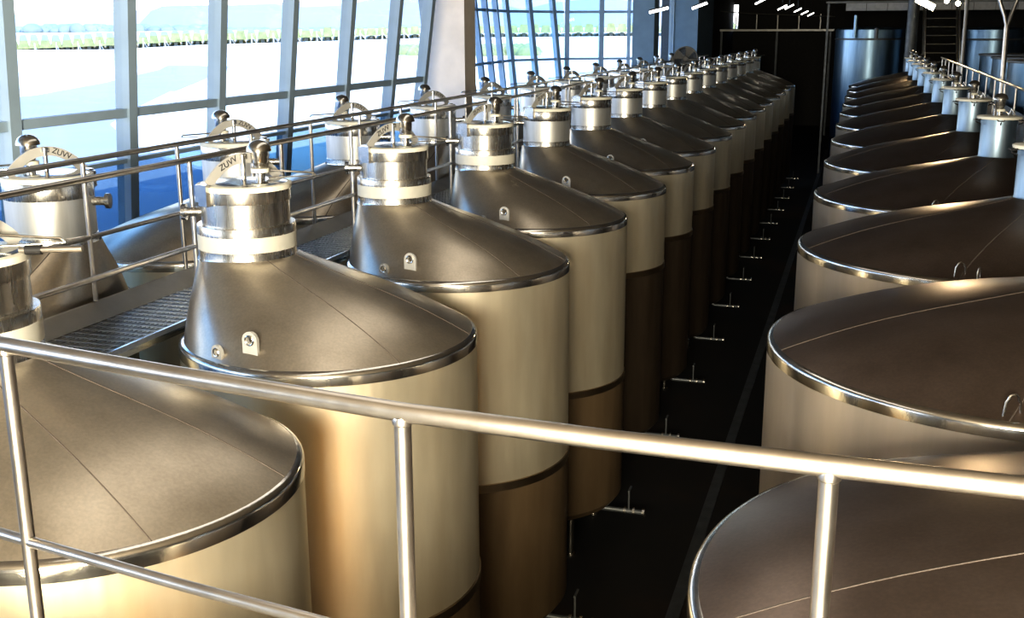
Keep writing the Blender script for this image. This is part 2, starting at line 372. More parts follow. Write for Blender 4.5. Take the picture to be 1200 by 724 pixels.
# ------------------------------------------------------------------ wide tanks across the aisle
def wide_tank():
    R = 1.604; rn = .206; c = (.542, 0); zr = -2.0475-FLOOR; zl = -1.054-FLOOR; zb = -1.542-FLOOR; T = []
    T.append(part('shell', MB().lathe([(.3, .42), (1.1, .47), (R-.07, .54), (R, .62), (R, 2), (R, zr-.075)], seg=96, cap0=True), M['wideshell']))
    for a in (45, 135, 225, 315):
        x, y = D(a); T.append(part('leg', MB().lathe([(.08, 0), (.08, .01), (.05, .012), (.05, .6)], (x*1.35, y*1.35), 14, True, True), M['fit']))
    T.append(part('rim_band', MB().lathe([(R, zr-.088), (R+.004, zr-.085), (R+.004, zr-.03), (R, zr-.014), (R-.01, zr-.004), (R-.022, zr+.002), (R-.036, zr+.006)], seg=128), M['rim']))
    rings = []
    for k in range(15):
        t = k/14; h = t+.16*math.sin(PI*t)*(1-t)
        rings.append((c[0]*t, 0, zr+.006+(zb-.006-zr)*h, (R-.036)*(1-t)+rn*t))
    seams = []
    for ag in (199, 262, 80):
        x, y = D(ag); seams.append(part('weld_seam', MB().tube([(cx+x*r_, cy+y*r_, z-.002) for cx, cy, z, r_ in rings], .005, 6), M['weld']))
    T.append(part('cone_top', MB().rings(rings, 128), M['widecone'], seams, ang=60))
    T.append(part('neck', MB().lathe([(rn+.02, zb-.02), (rn+.006, zb), (rn, zb+.01), (rn, zl-.09), (rn+.006, zl-.088), (rn+.006, zl-.03), (rn, zl-.028)], c, 48), M['dneck'], lab='slim dull neck'))
    lid = MB().lathe([(rn, zl-.03), (rn+.05, zl-.03), (rn+.055, zl-.02), (rn+.055, zl), (rn+.04, zl+.006), (.08, zl+.01), (.001, zl+.012)], c, 48)
    cl = []
    for a in (200, 268, 330):
        x, y = D(a); p = Vector((c[0]+x*(rn+.03), y*(rn+.03), zl-.03)); n = Vector((x, y, 0)); s = Vector((-y, x, 0))
        q = MB().tube([p-s*.04, p+n*.07-s*.03-Vector((0, 0, .01)), p+n*.075+s*.03-Vector((0, 0, .01)), p+s*.04], .008, 8)
        q.tube([p-Vector((0, 0, .06)), p+n*.06-Vector((0, 0, .03))], .009, 8)
        cl.append(part('lid_clamp', q, M['dark'], lab='dark wire clamp'))
    knob = MB().tube([(c[0]-.07, -.10, zl), (c[0]-.07, -.10, zl+.10)], .02, 10)
    brk = MB().tube([(c[0]+.10, .02, zl), (c[0]+.13, 0, zl+.09), (c[0]+.17, -.02, zl+.02)], .014, 8)
    T.append(part('lid', lid, M['gasket'], cl+[part('lid_knob', knob, M['fit']), part('lid_bracket', brk, M['fit'])], lab='pale overhanging lid'))
    T.append(valve_set((c[0]-.01, -.02), zl+.005, .95))
    def loop(x, y, w, h, yaw):
        z = zr+.0; dx = Vector((math.cos(yaw), math.sin(yaw), 0))*w
        b = Vector((x, y, z)); pts = [b-dx, b-dx*.75+Vector((0, 0, h*.7))]
        for k in range(7):
            g = PI-PI*k/6; pts.append(b+dx*(.55*math.cos(g))+Vector((0, 0, h*.8+h*.2*math.sin(g))))
        pts += [b+dx*.75+Vector((0, 0, h*.7)), b+dx]
        return part('lifting_loop', MB().tube(pts, .008, 8), M['fit'])
    T.append(loop(-.20, -1.50, .05, .14, .3)); T.append(loop(-.06, -1.575, .05, .12, 1.2))
    return T
WIDE = wide_tank()
RX, RY, RS = 1.089, 4.06, 3.626
for i in range(12):
    lab = f'wide low-coned steel tank across the aisle, {ORD[i]} from the front handrail'
    if i == 0: lab = 'wide low-coned steel tank directly below the front handrail, first across the aisle'
    o = empty('wine_tank', (RX, RY+RS*i, FLOOR), lab, 'tank', 'wide tanks across the aisle')
    for t in WIDE: grow(t, o)

# flat-topped tanks beyond the far handrail
zt = -.93-FLOOR
FLAT = [part('shell', MB().lathe([(1.5, 0), (1.88, .02), (1.9, .1), (1.9, zt-.07)], seg=64, cap0=True), M['bluetank']),
        part('flat_lid', MB().lathe([(1.9, zt-.07), (1.95, zt-.06), (1.95, zt), (1.5, zt+.01), (.001, zt+.03)], seg=64), M['dsteel'], lab='dark flat lid')]
for i in range(5):
    o = empty('storage_tank', (5.95, 27.4+4.45*i, FLOOR), f'flat-lidded bluish storage tank, {ORD[i]} along the handrail behind the wide tanks', 'tank', 'flat-lidded storage tanks')
    for t in FLAT: grow(t, o)
def tall_tank(x, y, r, top, lab):
    o = empty('tall_tank', (x, y, FLOOR), lab, 'tank'); z = top-FLOOR
    grow(part('shell', MB().lathe([(r*.8, 0), (r, .02), (r, z-.46)], seg=64, cap0=True), M['bluetank']), o)
    grow(part('band', MB().lathe([(r, z-.48), (r+.03, z-.47), (r+.03, z-.41), (r, z-.40)], seg=64), M['dsteel']), o)
    grow(part('top_shell', MB().lathe([(r, z-.42), (r, z-.06), (r-.06, z), (r*.4, z+.05), (.001, z+.06)], seg=64), M['bluetank']), o)
    return o
t = tall_tank(.15, 50.6, 1.42, 0, 'tall flat-topped steel tank standing across the end of the aisle below the pale walkway')
grow(part('vent_pipe', MB().tube([(-.62, -1.36, 5.72), (-.62, -1.36, 6.62)], .08, 12), M['bluetank']), t)
grow(part('level_pipe', MB().tube([(.22, -1.49, 5.7), (.22, -1.49, 6.1)], .08, 12).tube([(.22, -1.3, 5.72), (.22, -1.49, 5.7)], .08, 12), M['dsteel']), t)
tall_tank(5.0, 50.8, 1.25, -.02, 'tall steel tank behind the flat-lidded tanks, beside the metal staircase')

# ------------------------------------------------------------------ handrails and catwalks
hr = empty('guard_rail', (-1.0, 2.36, -2.07), 'brushed steel tube handrail crossing the front of the picture above both tank rows', 'handrail')
def loc(o, p): return Vector(p)-o.location
TOP = [(-3.2, 2.74, -.904), (-2.85, 2.66, -.904), (-2.405, 2.58, -.904), (-1.743, 2.468, -.904), (-1.018, 2.362, -.904), (-.521, 2.324, -.904), (-.011, 2.308, -.904), (.368, 2.300, -.904), (1.0, 2.29, -.904)]
MID = [(p[0], p[1], -1.54) for p in TOP]
grow(part('top_rail', MB().tube([loc(hr, p) for p in TOP], .0245, 24), M['rail']), hr)
grow(part('middle_rail', MB().tube([loc(hr, p) for p in MID], .0175, 20), M['rail']), hr)
for p in ((-2.385, 2.578), (-1.018, 2.362), (-.011, 2.308), (.95, 2.29)):
    q = loc(hr, (p[0], p[1], 0))
    grow(part('post', MB().tube([(q.x, q.y, 0), (q.x, q.y, -.915+2.07)], .0215, 20), M['rail'],
         [part('weld', MB().lathe([(.0215, 1.133), (.0255, 1.137), (.027, 1.146), (.024, 1.156)], (q.x, q.y), 20), M['rail'])]), hr)
dk = MB(); poly = [(-3.3, -1.6), (1.4, -1.6)] + [(p[0], p[1]+.06) for p in reversed(TOP)]
n = len(poly); dk.add([(x, y, -2.07) for x, y in poly]+[(x, y, -2.16) for x, y in poly], [tuple(range(n)), tuple(range(2*n-1, n-1, -1))]+[(i, n+i, n+(i+1) % n, (i+1) % n) for i in range(n)])
deck = empty('viewing_deck', (-1, 0, FLOOR), 'raised deck carrying the front handrail, below the view', 'deck')
d = link('deck_plate', dk.mesh('deck_plate', M['kick'], False), deck); d.location = -deck.location
for x, y in ((-3, -1.4), (1, -1.4), (-2.6, 2.2), (.2, 2.0)):
    l = link('leg', MB().box(x-.06, x+.06, y-.06, y+.06, FLOOR, -2.16).mesh('leg', M['dsteel'], False), deck); l.location = -deck.location

def long_rail(x, y0, y1, zt, zm, zf, ys, label, r=.0215):
    o = empty('guard_rail', (x, y0, zf), label, 'handrail')
    grow(part('top_rail', MB().tube([(0, 0, zt-zf), (0, y1-y0, zt-zf)], r, 16), M['rail']), o)
    grow(part('middle_rail', MB().tube([(0, 0, zm-zf), (0, y1-y0, zm-zf)], r*.85, 16), M['rail']), o)
    pm = MB().tube([(0, 0, 0), (0, 0, zt-zf)], r*.85, 14).mesh('post', M['rail'])
    for y in ys: link('post', pm, o, (0, y-y0, 0))
    return o
long_rail(-4.619, 4.95, 46.5, -.905, -1.54, -2.07, [6.975+LS*.5*k for k in range(0, 30)], 'steel handrail of the grated catwalk passing behind the necks of the aisle-side tanks')
long_rail(-5.40, 4.2, 41.0, -.915, -1.485, -1.968, [6.80+1.19*k for k in range(-2, 29)], 'steel handrail of the grated catwalk on its window side, in front of the window-row tanks')
# grating, notched round the tanks of the aisle row
cw = empty('catwalk', (-4.92, 25, -2.07), 'narrow grated steel catwalk between the two cone-topped tank rows', 'catwalk')
g = MB(); X0, X1, Y0, Y1 = -5.24, -4.645, 4.2, 46.5
def span(x):       # y intervals clear of the aisle-row tanks
    cuts = []; dx = x-LX
    if abs(dx) < 1.09:
        h = math.sqrt(1.09**2-dx*dx); cuts = [(LY+LS*i-h, LY+LS*i+h) for i in range(16)]
    y = Y0; out = []
    for a, b in cuts:
        if a > y: out.append((y, min(a, Y1)))
        y = max(y, b)
    if y < Y1: out.append((y, Y1))
    return out
nb = 17
for k in range(nb):
    x = X0+(X1-X0)*k/(nb-1)
    for a, b in span(x): g.box(x-.003, x+.003, a, b, -.032, 0)
y = Y0
while y < Y1:
    xe = X1
    for i in range(16):
        dy = y-(LY+LS*i)
        if abs(dy) < 1.09: xe = min(xe, LX-math.sqrt(1.09**2-dy*dy))
    g.box(X0, xe, y-.004, y+.004, -.012, .002); y += .10
for vtx in range(len(g.v)): p = g.v[vtx]; g.v[vtx] = (p[0]+4.92, p[1]-25, p[2])
link('grating', g.mesh('grating', M['grate'], False), cw)
k = MB().hexa([(-5.37, Y0, -2.16), (-5.24, Y0, -2.16), (-5.24, Y1, -2.16), (-5.37, Y1, -2.16)], [(-5.43, Y0, -1.98), (-5.415, Y0, -1.975), (-5.415, Y1, -1.975), (-5.43, Y1, -1.98)])
k.hexa([(-5.415, Y0, -1.99), (-5.235, Y0, -2.10), (-5.235, Y1, -2.10), (-5.415, Y1, -1.99)], [(-5.42, Y0, -1.975), (-5.235, Y0, -2.07), (-5.235, Y1, -2.07), (-5.42, Y1, -1.975)])
e = link('kick_plate', k.mesh('kick_plate', M['kick'], False), cw); e.location = (4.92, -25, 2.07)
eb = MB()
for a, b in span(-4.65): eb.box(-4.66, -4.646, a, b, -2.15, -2.066)
e = link('edge_beam', eb.mesh('edge_beam', M['lid'], False), cw); e.location = (4.92, -25, 2.07)
for i in range(0, 15, 2):
    yy = LY+LS*(i+.5)
    e = link('support_post', MB().box(-5.02, -4.92, yy-.05, yy+.05, FLOOR, -2.10).mesh('support_post', M['dsteel'], False), cw); e.location = (4.92, -25, 2.07)
long_rail(2.70, 9, 45, -1.06, -1.6, -2.12, [10+1.8*k for k in range(20)], 'steel handrail behind the necks of the wide tanks, in front of the flat-lidded tanks', .024)
cw2 = empty('catwalk', (3.3, 27, FLOOR), 'plain steel catwalk behind the wide tanks, under its handrail', 'catwalk')
grow(part('walk_plate', MB().box(-.58, .58, -18, 17.8, 3.9, 3.98), M['grate'], smooth=False), cw2)
for yy in (-15, -5, 5, 15): grow(part('support_post', MB().box(-.05, .05, yy-.05, yy+.05, 0, 3.9), M['dsteel'], smooth=False), cw2)

# vertical pipes by the right-hand catwalk
p = empty('fork_pipe', (3.0, 27.6, -2.10), 'vertical steel pipe forking in two at its top, beside the far handrail', 'pipe')
grow(part('pipe_stem', MB().tube([(0, 0, 0), (0, .3, 2.15)], .055, 12), M['rail']), p)
grow(part('pipe_branch', MB().tube([(0, .3, 2.1), (-.06, .35, 2.35), (-.22, .4, 2.75), (-.45, .4, 3.4), (-.6, .4, 4.6)], .045, 12), M['rail']), p)
grow(part('pipe_branch', MB().tube([(0, .3, 2.1), (.06, .35, 2.35), (.18, .4, 2.75), (.30, .4, 3.4), (.4, .4, 4.6)], .045, 12), M['rail']), p)
p = link('upright_pipe', MB().tube([(2.98, 38.8, -2.10), (2.98, 39.6, 2.6)], .06, 12).mesh('upright_pipe', M['kick']))
tag(p, 'plain upright pipe beside the staircase at the far end of the handrail', 'pipe')

# ------------------------------------------------------------------ the hall
RZ = 2.7
struct('floor', MB().box(-12.6, 9, -8, 76, FLOOR-.2, FLOOR), M['floor'])
struct('ceiling', MB().box(-13, 9, -8, 76, RZ, RZ+.3), M['ceil'])
struct('wall_right', MB().box(9, 9.3, -8, 76, FLOOR, RZ), M['wall'])
struct('wall_front', MB().box(-13, 9, -8.3, -8, FLOOR, RZ), M['wall'])
wb = MB(); yb = 75.
wb.box(-13, -9.0, yb, yb+.3, FLOOR, RZ).box(-7.95, 9, yb, yb+.3, FLOOR, RZ).box(-9.0, -7.95, yb, yb+.3, FLOOR, -.07).box(-9.0, -7.95, yb, yb+.3, 1.55, RZ)
struct('wall_back', wb, M['wall'])
struct('trim_1', MB().box(-1.62, -1.48, -4, 60, FLOOR, FLOOR+.03), M['dsteel'])
def fx(z): return -7.78+.203*(z+.9)
def fy(y, z): return y-.17*(z+.9)
lw = MB().box(-8.75, -8.25, -8, 21.6, FLOOR, -3.45).box(-8.6, -8.25, 41.2, 51.1, FLOOR, -1.75).box(-8.42, -8.3, 51.1, 75, FLOOR, RZ).box(-8.6, -8.25, 41.2, 51.1, 2.2, RZ)
struct('wall_left', lw, M['wall'])
ZT, ZS, ZB, ZC = -.88, -1.42, -3.45, RZ
MY = [8.8+1.83*k for k in range(-7, 6)]
def slant(y0, y1, z0, z1, d0, d1):    # a slab in the leaning glass wall; depth d0..d1 along X
    return ([(fx(z0)+d0, fy(y0, z0), z0), (fx(z0)+d1, fy(y0, z0), z0), (fx(z0)+d1, fy(y1, z0), z0), (fx(z0)+d0, fy(y1, z0), z0)],
            [(fx(z1)+d0, fy(y0, z1), z1), (fx(z1)+d1, fy(y0, z1), z1), (fx(z1)+d1, fy(y1, z1), z1), (fx(z1)+d0, fy(y1, z1), z1)])
wn = 0
for i, y in enumerate(MY):
    wn += 1
    y1 = MY[i+1] if i+1 < len(MY) else 19.42
    w = empty(f'window_{wn}', (fx(-2), y, -3.45)); w['kind'] = 'structure'
    def sub(nm, mb, mat):
        o = link(nm, mb.mesh(nm, mat, False), w); o.location = -w.location; return o
    sub('mullion', MB().hexa(*slant(y-.075, y+.075, ZB, ZC, -.10, .08)), M['mull'])
    if i+1 == len(MY): sub('end_mullion', MB().hexa(*slant(y1-.075, y1+.075, ZB, ZC, -.10, .08)), M['mull'])
    sub('transom', MB().hexa(*slant(y+.07, y1-.07, ZT-.05, ZT+.05, -.07, .05)), M['mull'])
    sub('sill_bar', MB().hexa(*slant(y+.07, y1-.07, ZS-.025, ZS+.025, -.05, .04)), M['mull'])
    sub('pane', MB().hexa(*slant(y+.07, y1-.07, ZS, ZC, -.012, -.004)), M['pane'])
    sub('lower_pane', MB().hexa(*slant(y+.07, y1-.07, ZB, ZS, -.012, -.004)), M['tint'])
# square columns
struct('column', MB().box(-8.49, -7.66, 21.44, 22.1, FLOOR, RZ), M['concrete'])
struct('column', MB().box(-8.0, -7.22, 40.2, 41.2, FLOOR, RZ), M['colblue'])
struct('column', MB().box(-8.3, -7.22, 51.1, 56.4, FLOOR, RZ), M['colblue'])
# glazed bay bulging outwards behind the first column
BAY = [(-8.75, 22.2), (-11.05, 30.4), (-11.75, 34.1), (-12.0, 38.3), (-11.1, 39.75), (-10.55, 40.75), (-9.35, 41.15), (-8.0, 41.75)]
def along(px):    # the bay mullion spacing follows the wall line
    a, b, s = px; p, q = BAY[a], BAY[b]; return Vector((p[0]+(q[0]-p[0])*s, p[1]+(q[1]-p[1])*s, 0))
BM = [(0, 1, 0.), (0, 1, .5), (0, 1, 1.0), (1, 2, .45), (2, 3, .0), (2, 3, .30), (2, 3, .62), (2, 3, .97), (3, 4, .62), (4, 5, .45), (5, 5, 0.), (6, 6, 0.), (7, 7, 0.)]
for i in range(len(BM)-1):
    wn += 1; a = along(BM[i]); b = along(BM[i+1]); dv = (b-a).normalized(); nv = Vector((-dv.y, dv.x, 0)); 
    lean = -.10 if i < 10 else 0.
    w = empty(f'window_{wn}', (a.x, a.y, -3.45)); w['kind'] = 'structure'
    def pt(p, z): return Vector((p.x+(z+.2)*lean*.955, p.y+(z+.2)*lean*.3, z))
    def slab(p, q, z0, z1, t):
        return MB().hexa([pt(p, z0)-nv*t, pt(q, z0)-nv*t, pt(q, z0)+nv*t, pt(p, z0)+nv*t], [pt(p, z1)-nv*t, pt(q, z1)-nv*t, pt(q, z1)+nv*t, pt(p, z1)+nv*t])
    def sub(nm, mb, mat):
        o = link(nm, mb.mesh(nm, mat, False), w); o.location = -w.location; return o
    hw = .085
    sub('mullion', slab(a-dv*hw, a+dv*hw, -3.45, RZ, .09), M['mull'])
    sub('transom', slab(a+dv*hw, b-dv*hw, .57, .66, .05), M['mull'])
    sub('lower_transom', slab(a+dv*hw, b-dv*hw, -1.10, -1.02, .05), M['mull'])
    sub('pane', slab(a+dv*hw, b-dv*hw, -3.45, RZ, .006), M['cyan' if i in (7, 8, 9, 10) else 'pane'])
    sub('spandrel', slab(a-dv*hw, b+dv*hw, FLOOR, -3.45, .1), M['wall'])
# window between the second and third columns, and the window in the back wall
def flat_window(nm, x0, x1, y0, y1, z0, z1, axis, bars):
    w = empty(nm, (x0, y0, z0)); w['kind'] = 'structure'; fr = MB(); t = .06
    if axis == 'y':
        fr.box(x0, x1, y0, y0+t, z0, z1).box(x0, x1, y1-t, y1, z0, z1).box(x0, x1, y0, y1, z0, z0+t).box(x0, x1, y0, y1, z1-t, z1)
        for s in bars: fr.box(x0, x1, s-.05, s+.05, z0, z1)
        pn = MB().box((x0+x1)/2-.005, (x0+x1)/2+.005, y0+t, y1-t, z0+t, z1-t)
    else:
        fr.box(x0, x0+t, y0, y1, z0, z1).box(x1-t, x1, y0, y1, z0, z1).box(x0, x1, y0, y1, z0, z0+t).box(x0, x1, y0, y1, z1-t, z1)
        pn = MB().box(x0+t, x1-t, (y0+y1)/2-.005, (y0+y1)/2+.005, z0+t, z1-t)
    a = link('window_frame', fr.mesh('window_frame', M['mull'], False), w); a.location = -w.location
    b = link('pane', pn.mesh('pane', M['pane'], False), w); b.location = -w.location
flat_window(f'window_{wn+1}', -8.4, -8.28, 41.2, 51.1, -1.75, 2.2, 'y', [50.5])
flat_window(f'window_{wn+2}', -9.0, -7.95, 74.95, 75.1, -.07, 1.55, 'x', [])

# far end: gallery edge, pale walkway, post, stair
o = empty('gallery', (-5, 68, FLOOR), 'dark gallery edge with a thin rail at the far end behind the last aisle tanks', 'gallery')
grow(part('gallery_beam', MB().box(-3.4, 3.2, 0, .3, 5.95, 6.06), M['kick'], smooth=False), o)
grow(part('gallery_rail', MB().tube([(-3.4, 0, 7.1), (-1.6, 0, 6.95), (3.2, 0, 6.75)], .03, 8), M['kick']), o)
for x in (-2.4, -1.2, 0, 1.2, 2.4): grow(part('post', MB().box(x-.03, x+.03, .1, .16, 6.06, 6.9), M['kick'], smooth=False), o)
for x in (-3.2, 0, 3.0): grow(part('support_post', MB().box(x-.06, x+.06, .1, .2, 0, 5.95), M['dsteel'], smooth=False), o)
o = empty('overhead_walkway', (2.6, 49.4, FLOOR), 'pale grey overhead walkway edge crossing above the tall tank at the far end', 'walkway')
pan = MB()
for k in range(9):
    x = -3.5+.82*k; pan.box(x, x+.80, -.04, 0, 6.80, 7.10)
grow(part('fascia_panels', pan, M['fascia'], smooth=False), o)
grow(part('top_channel', MB().box(-4.3, 3.9, -.06, .9, 7.10, 7.18), M['dsteel'], smooth=False), o)
for x in (-4.2, 3.6): grow(part('support_post', MB().box(x-.04, x+.04, .3, .42, 0, 7.1), M['dsteel'], smooth=False), o)
o = link('steel_column', MB().lathe([(.30, FLOOR), (.30, FLOOR+.02), (.225, FLOOR+.025), (.225, RZ)], (1.72, 48.6), 28, True, True).mesh('steel_column', M['dsteel']))
tag(o, 'round dark steel column standing between the tall tank and the staircase', 'column')
st = empty('staircase', (2.75, 47.3, FLOOR), 'metal staircase climbing to the overhead walkway behind the wide tanks', 'staircase')
for x in (-.62, .62):
    grow(part('stringer', MB().hexa([(x-.03, -2, 4.0), (x+.03, -2, 4.0), (x+.03, -1.8, 4.0), (x-.03, -1.8, 4.0)], [(x-.03, 1.8, 6.95), (x+.03, 1.8, 6.95), (x+.03, 2.0, 6.95), (x-.03, 2.0, 6.95)]), M['rail'], smooth=False), st)
    grow(part('stair_rail', MB().tube([(x, -2, 4.0), (x, -2, 5.0), (x, 1.8, 7.9)], .03, 8), M['rail']), st)
for k in range(9):
    t_ = (k+.5)/9
    grow(part('tread', MB().box(-.6, .6, -2+3.8*t_, -1.72+3.8*t_, 4.0+2.95*t_, 4.03+2.95*t_), M['tread'], smooth=False), st)
for x in (-.5, .5): grow(part('stair_leg', MB().box(x-.05, x+.05, -1.95, -1.85, 0, 4.05), M['dsteel'], smooth=False), st)

# lamps
def lamp(x, y, z, ln, label, tilt=.5, rad=.022, group='small tube lamps over the aisle'):
    o = empty('hanging_lamp', (x, y, z), label, 'lamp', group); dx = Vector((1, -.1, tilt)).normalized()*ln/2
    grow(part('tube', MB().tube([-dx, dx], rad, 10), M['tube']), o)
    grow(part('reflector', MB().hexa([-dx+Vector((0, -.05, .035)), dx+Vector((0, -.05, .035)), dx+Vector((0, .05, .035)), -dx+Vector((0, .05, .035))], [-dx+Vector((0, -.03, .07)), dx+Vector((0, -.03, .07)), dx+Vector((0, .03, .07)), -dx+Vector((0, .03, .07))]), M['dsteel'], smooth=False), o)
    grow(part('hanger_rod', MB().tube([(0, 0, .06), (0, 0, RZ-z)], .008, 6), M['dsteel']), o)
for k, (x, y, z) in enumerate([(-3, 34, .77), (-3, 42.8, .74), (-3, 46.6, .83), (-3, 52.4, .785), (-3, 58.2, .75), (-3, 64.5, .735)]):
    lamp(x, y, z, .36, f'small bright tube lamp hanging over the aisle, {ORD[k]} of the receding line')
lamp(-4.75, 27, .43, .46, 'bright tube lamp hanging in front of the second column', .22, .03)
lamp(-4.35, 31, .60, .42, 'bright tube lamp hanging in front of the third column', .35, .03)
fl = empty('flood_lamp', (2.0, 45.4, .86), 'glaring warm flood lamp over the far end of the wide tank row', 'lamp')
grow(part('lamp_head', MB().obox((0, .06, .05), (.34, 0, -.16), (0, .06, 0), (.05, 0, .12)), M['dsteel'], smooth=False), fl)
grow(part('lamp_glass', MB().obox((0, -.02, .02), (.32, 0, -.16), (0, .015, 0), (.045, 0, .10)), M['flood'], smooth=False), fl)
grow(part('hanger_rod', MB().tube([(0, .08, .15), (0, .08, RZ-.86)], .02, 8), M['dsteel']), fl)
for dx_, dz_, s in ((.75, .12, 'beside the flood lamp'), (1.15, .02, 'at the head of the staircase')):
    b = empty('bulkhead_lamp', (2.0+dx_, 45.6, .86+dz_), f'small round warm lamp {s}', 'lamp')
    grow(part('bulb', MB().lathe([(.02, -.09), (.07, -.06), (.09, 0), (.07, .06), (.03, .085)], (0, 0), 16, True, True), M['flood']), b)
    grow(part('hanger_rod', MB().tube([(0, 0, .08), (0, 0, RZ-.86-dz_)], .012, 8), M['dsteel']), b)

# drum fan on the catwalk
fan = empty('drum_fan', (-5.012, 33.2, -2.045), 'round black drum fan on a stand on the catwalk among the farther tank necks', 'fan')
fc = Vector((0, 0, 1.2)); ax = Vector((.12, -1, 0)).normalized(); sx = Vector((1, .12, 0)).normalized(); sz = Vector((0, 0, 1))
def circ(r, d, n=40): return [fc+ax*d+sx*(r*math.cos(2*PI*k/n))+sz*(r*math.sin(2*PI*k/n)) for k in range(n+1)]
dr = MB(); v = circ(.355, -.14)[:-1]+circ(.355, .14)[:-1]+circ(.335, .14)[:-1]+circ(.335, -.14)[:-1]; f = []
for L in range(4):
    for k_ in range(40): f.append((L*40+k_, L*40+(k_+1) % 40, ((L+1) % 4)*40+(k_+1) % 40, ((L+1) % 4)*40+k_))
grow(part('drum', dr.add(v, f), M['dark']), fan)
gr = MB()
for r_ in (.08, .15, .22, .29): gr.tube(circ(r_, .14), .006, 6, False)
for k_ in range(12):
    a_ = 2*PI*k_/12; gr.tube([fc+ax*.14+(sx*math.cos(a_)+sz*math.sin(a_))*.05, fc+ax*.14+(sx*math.cos(a_)+sz*math.sin(a_))*.345], .006, 6)
grow(part('guard', gr, M['dark']), fan)
for k_ in range(4):
    a_ = PI/2*k_+.4; d1 = sx*math.cos(a_)+sz*math.sin(a_); d2 = (-sx*math.sin(a_)+sz*math.cos(a_)); bl = MB()
    bl.add([fc+d1*.05-d2*.03, fc+d1*.32-d2*.11+ax*.05, fc+d1*.33+d2*.11-ax*.05, fc+d1*.05+d2*.03], [(0, 1, 2, 3)])
    grow(part('blade', bl, M['dsteel'], smooth=False), fan)
bd = MB(); v = [fc-ax*.13]+circ(.345, -.13)[:-1]; grow(part('back_plate', bd.add(v, [(0, 1+k_, 1+(k_+1) % 40) for k_ in range(40)]), M['dark'], smooth=False), fan)
grow(part('motor', MB().tube([fc-ax*.12, fc+ax*.08], .08, 16), M['dark']), fan)
grow(part('stand', MB().tube([(-.18, .1, 0), (0, .05, .55), (.2, .1, 0)], .018, 8).tube([(0, .05, .55), (0, .05, .85)], .02, 8).tube([(0, -.3, .0), (0, .05, .5)], .018, 8), M['dark']), fan)

# ------------------------------------------------------------------ outdoors
GZ = -3.5
gm = MB(); xs = [-8.8, -30, -60, -120, -180, -260, -400, -800, -2500]; ys = [-400, -100, 0, 50, 100, 200, 400, 900, 3000]
gv = [(x, y, GZ) for x in xs for y in ys]; nyy = len(ys)
gm.add(gv, [(i*nyy+j, i*nyy+j+1, (i+1)*nyy+j+1, (i+1)*nyy+j) for i in range(len(xs)-1) for j in range(nyy-1)])
struct('ground', gm, M['gravel'])
def patch(name, pts, z, mat, h=.05):
    n = len(pts); mb = MB().add([(x, y, GZ+z) for x, y in pts]+[(x, y, GZ+z-h) for x, y in pts], [tuple(range(n)), tuple(range(2*n-1, n-1, -1))]+[(i, n+i, n+(i+1) % n, (i+1) % n) for i in range(n)])
    o = struct(name, mb, mat); return o
patch('road', [(-9.5, 0), (-9.5, 20), (-18.5, 27), (-22.5, 31), (-27, 36), (-31, 43), (-38, 56), (-55, 90), (-78, 130), (-140, 240), (-150, 240), (-86, 130), (-62, 90), (-50, 66), (-44, 52), (-44, 30), (-40, 0)], .03, M['asphalt'], .02)
def strip(pts, w):
    L = []; Rr = []
    for i, p in enumerate(pts):
        d_ = (Vector(pts[min(i+1, len(pts)-1)])-Vector(pts[max(i-1, 0)])).normalized(); n_ = Vector((-d_.y, d_.x))
        L.append(tuple(Vector(p)+n_*w/2)); Rr.append(tuple(Vector(p)-n_*w/2))
    return L+Rr[::-1]
patch('kerb', strip([(-11, 21.5), (-18.2, 27.2), (-22.2, 31.2), (-26.6, 36.2), (-30.6, 43.2), (-37.6, 56.4)], 1.1), .1, M['kerb'], .1)
patch('kerb', strip([(-46, 10), (-45.5, 52), (-51.5, 66.5), (-63.5, 91)], .9), .1, M['kerb'], .1)
patch('verge', [(-9.5, 21.5), (-18, 28.5), (-22, 32.5), (-26, 37), (-30, 44), (-37, 57), (-50, 82), (-30, 82), (-12, 60)], .05, M['sand'], .05)
# vineyard: bushy rows seen end-on
vm = MB(); FR = []
DV = 220.
for px, py in ((-420, 66), (-250, 63), (-60, 60), (0, 58), (130, 53.5), (230, 49), (350, 46), (490, 42.5), (620, 41.5), (760, 41), (900, 41)):
    lat = (px-600)/F_PX*DV*math.cos(TH)
    FR.append((lat*math.cos(PS)-DV*math.sin(PS), lat*math.sin(PS)+DV*math.cos(PS), -(py-33.5)/F_PX*DV*1.03))
fm = MB(); fv = []
for (x, y, z) in FR:
    fv += [(x*.5, y*.5, GZ-.02), (x, y, z), (x*3, y*3, z+1.0), (x*5, y*5, z+3)]
for i in range(len(FR)-1):
    for j in range(3): fm.f.append((i*4+j, i*4+j+1, (i+1)*4+j+1, (i+1)*4+j))
fm.v = fv; struct('field_ground', fm, M['gravel'], smooth=True)
def front(s):
    acc = 0
    for a, b in zip(FR, FR[1:]):
        l = math.dist(a[:2], b[:2])
        if acc+l >= s: t = (s-acc)/l; return tuple(a[q]+(b[q]-a[q])*t for q in range(3))
        acc += l
    return FR[-1]
s = 0; rowpts = []; tm = MB()
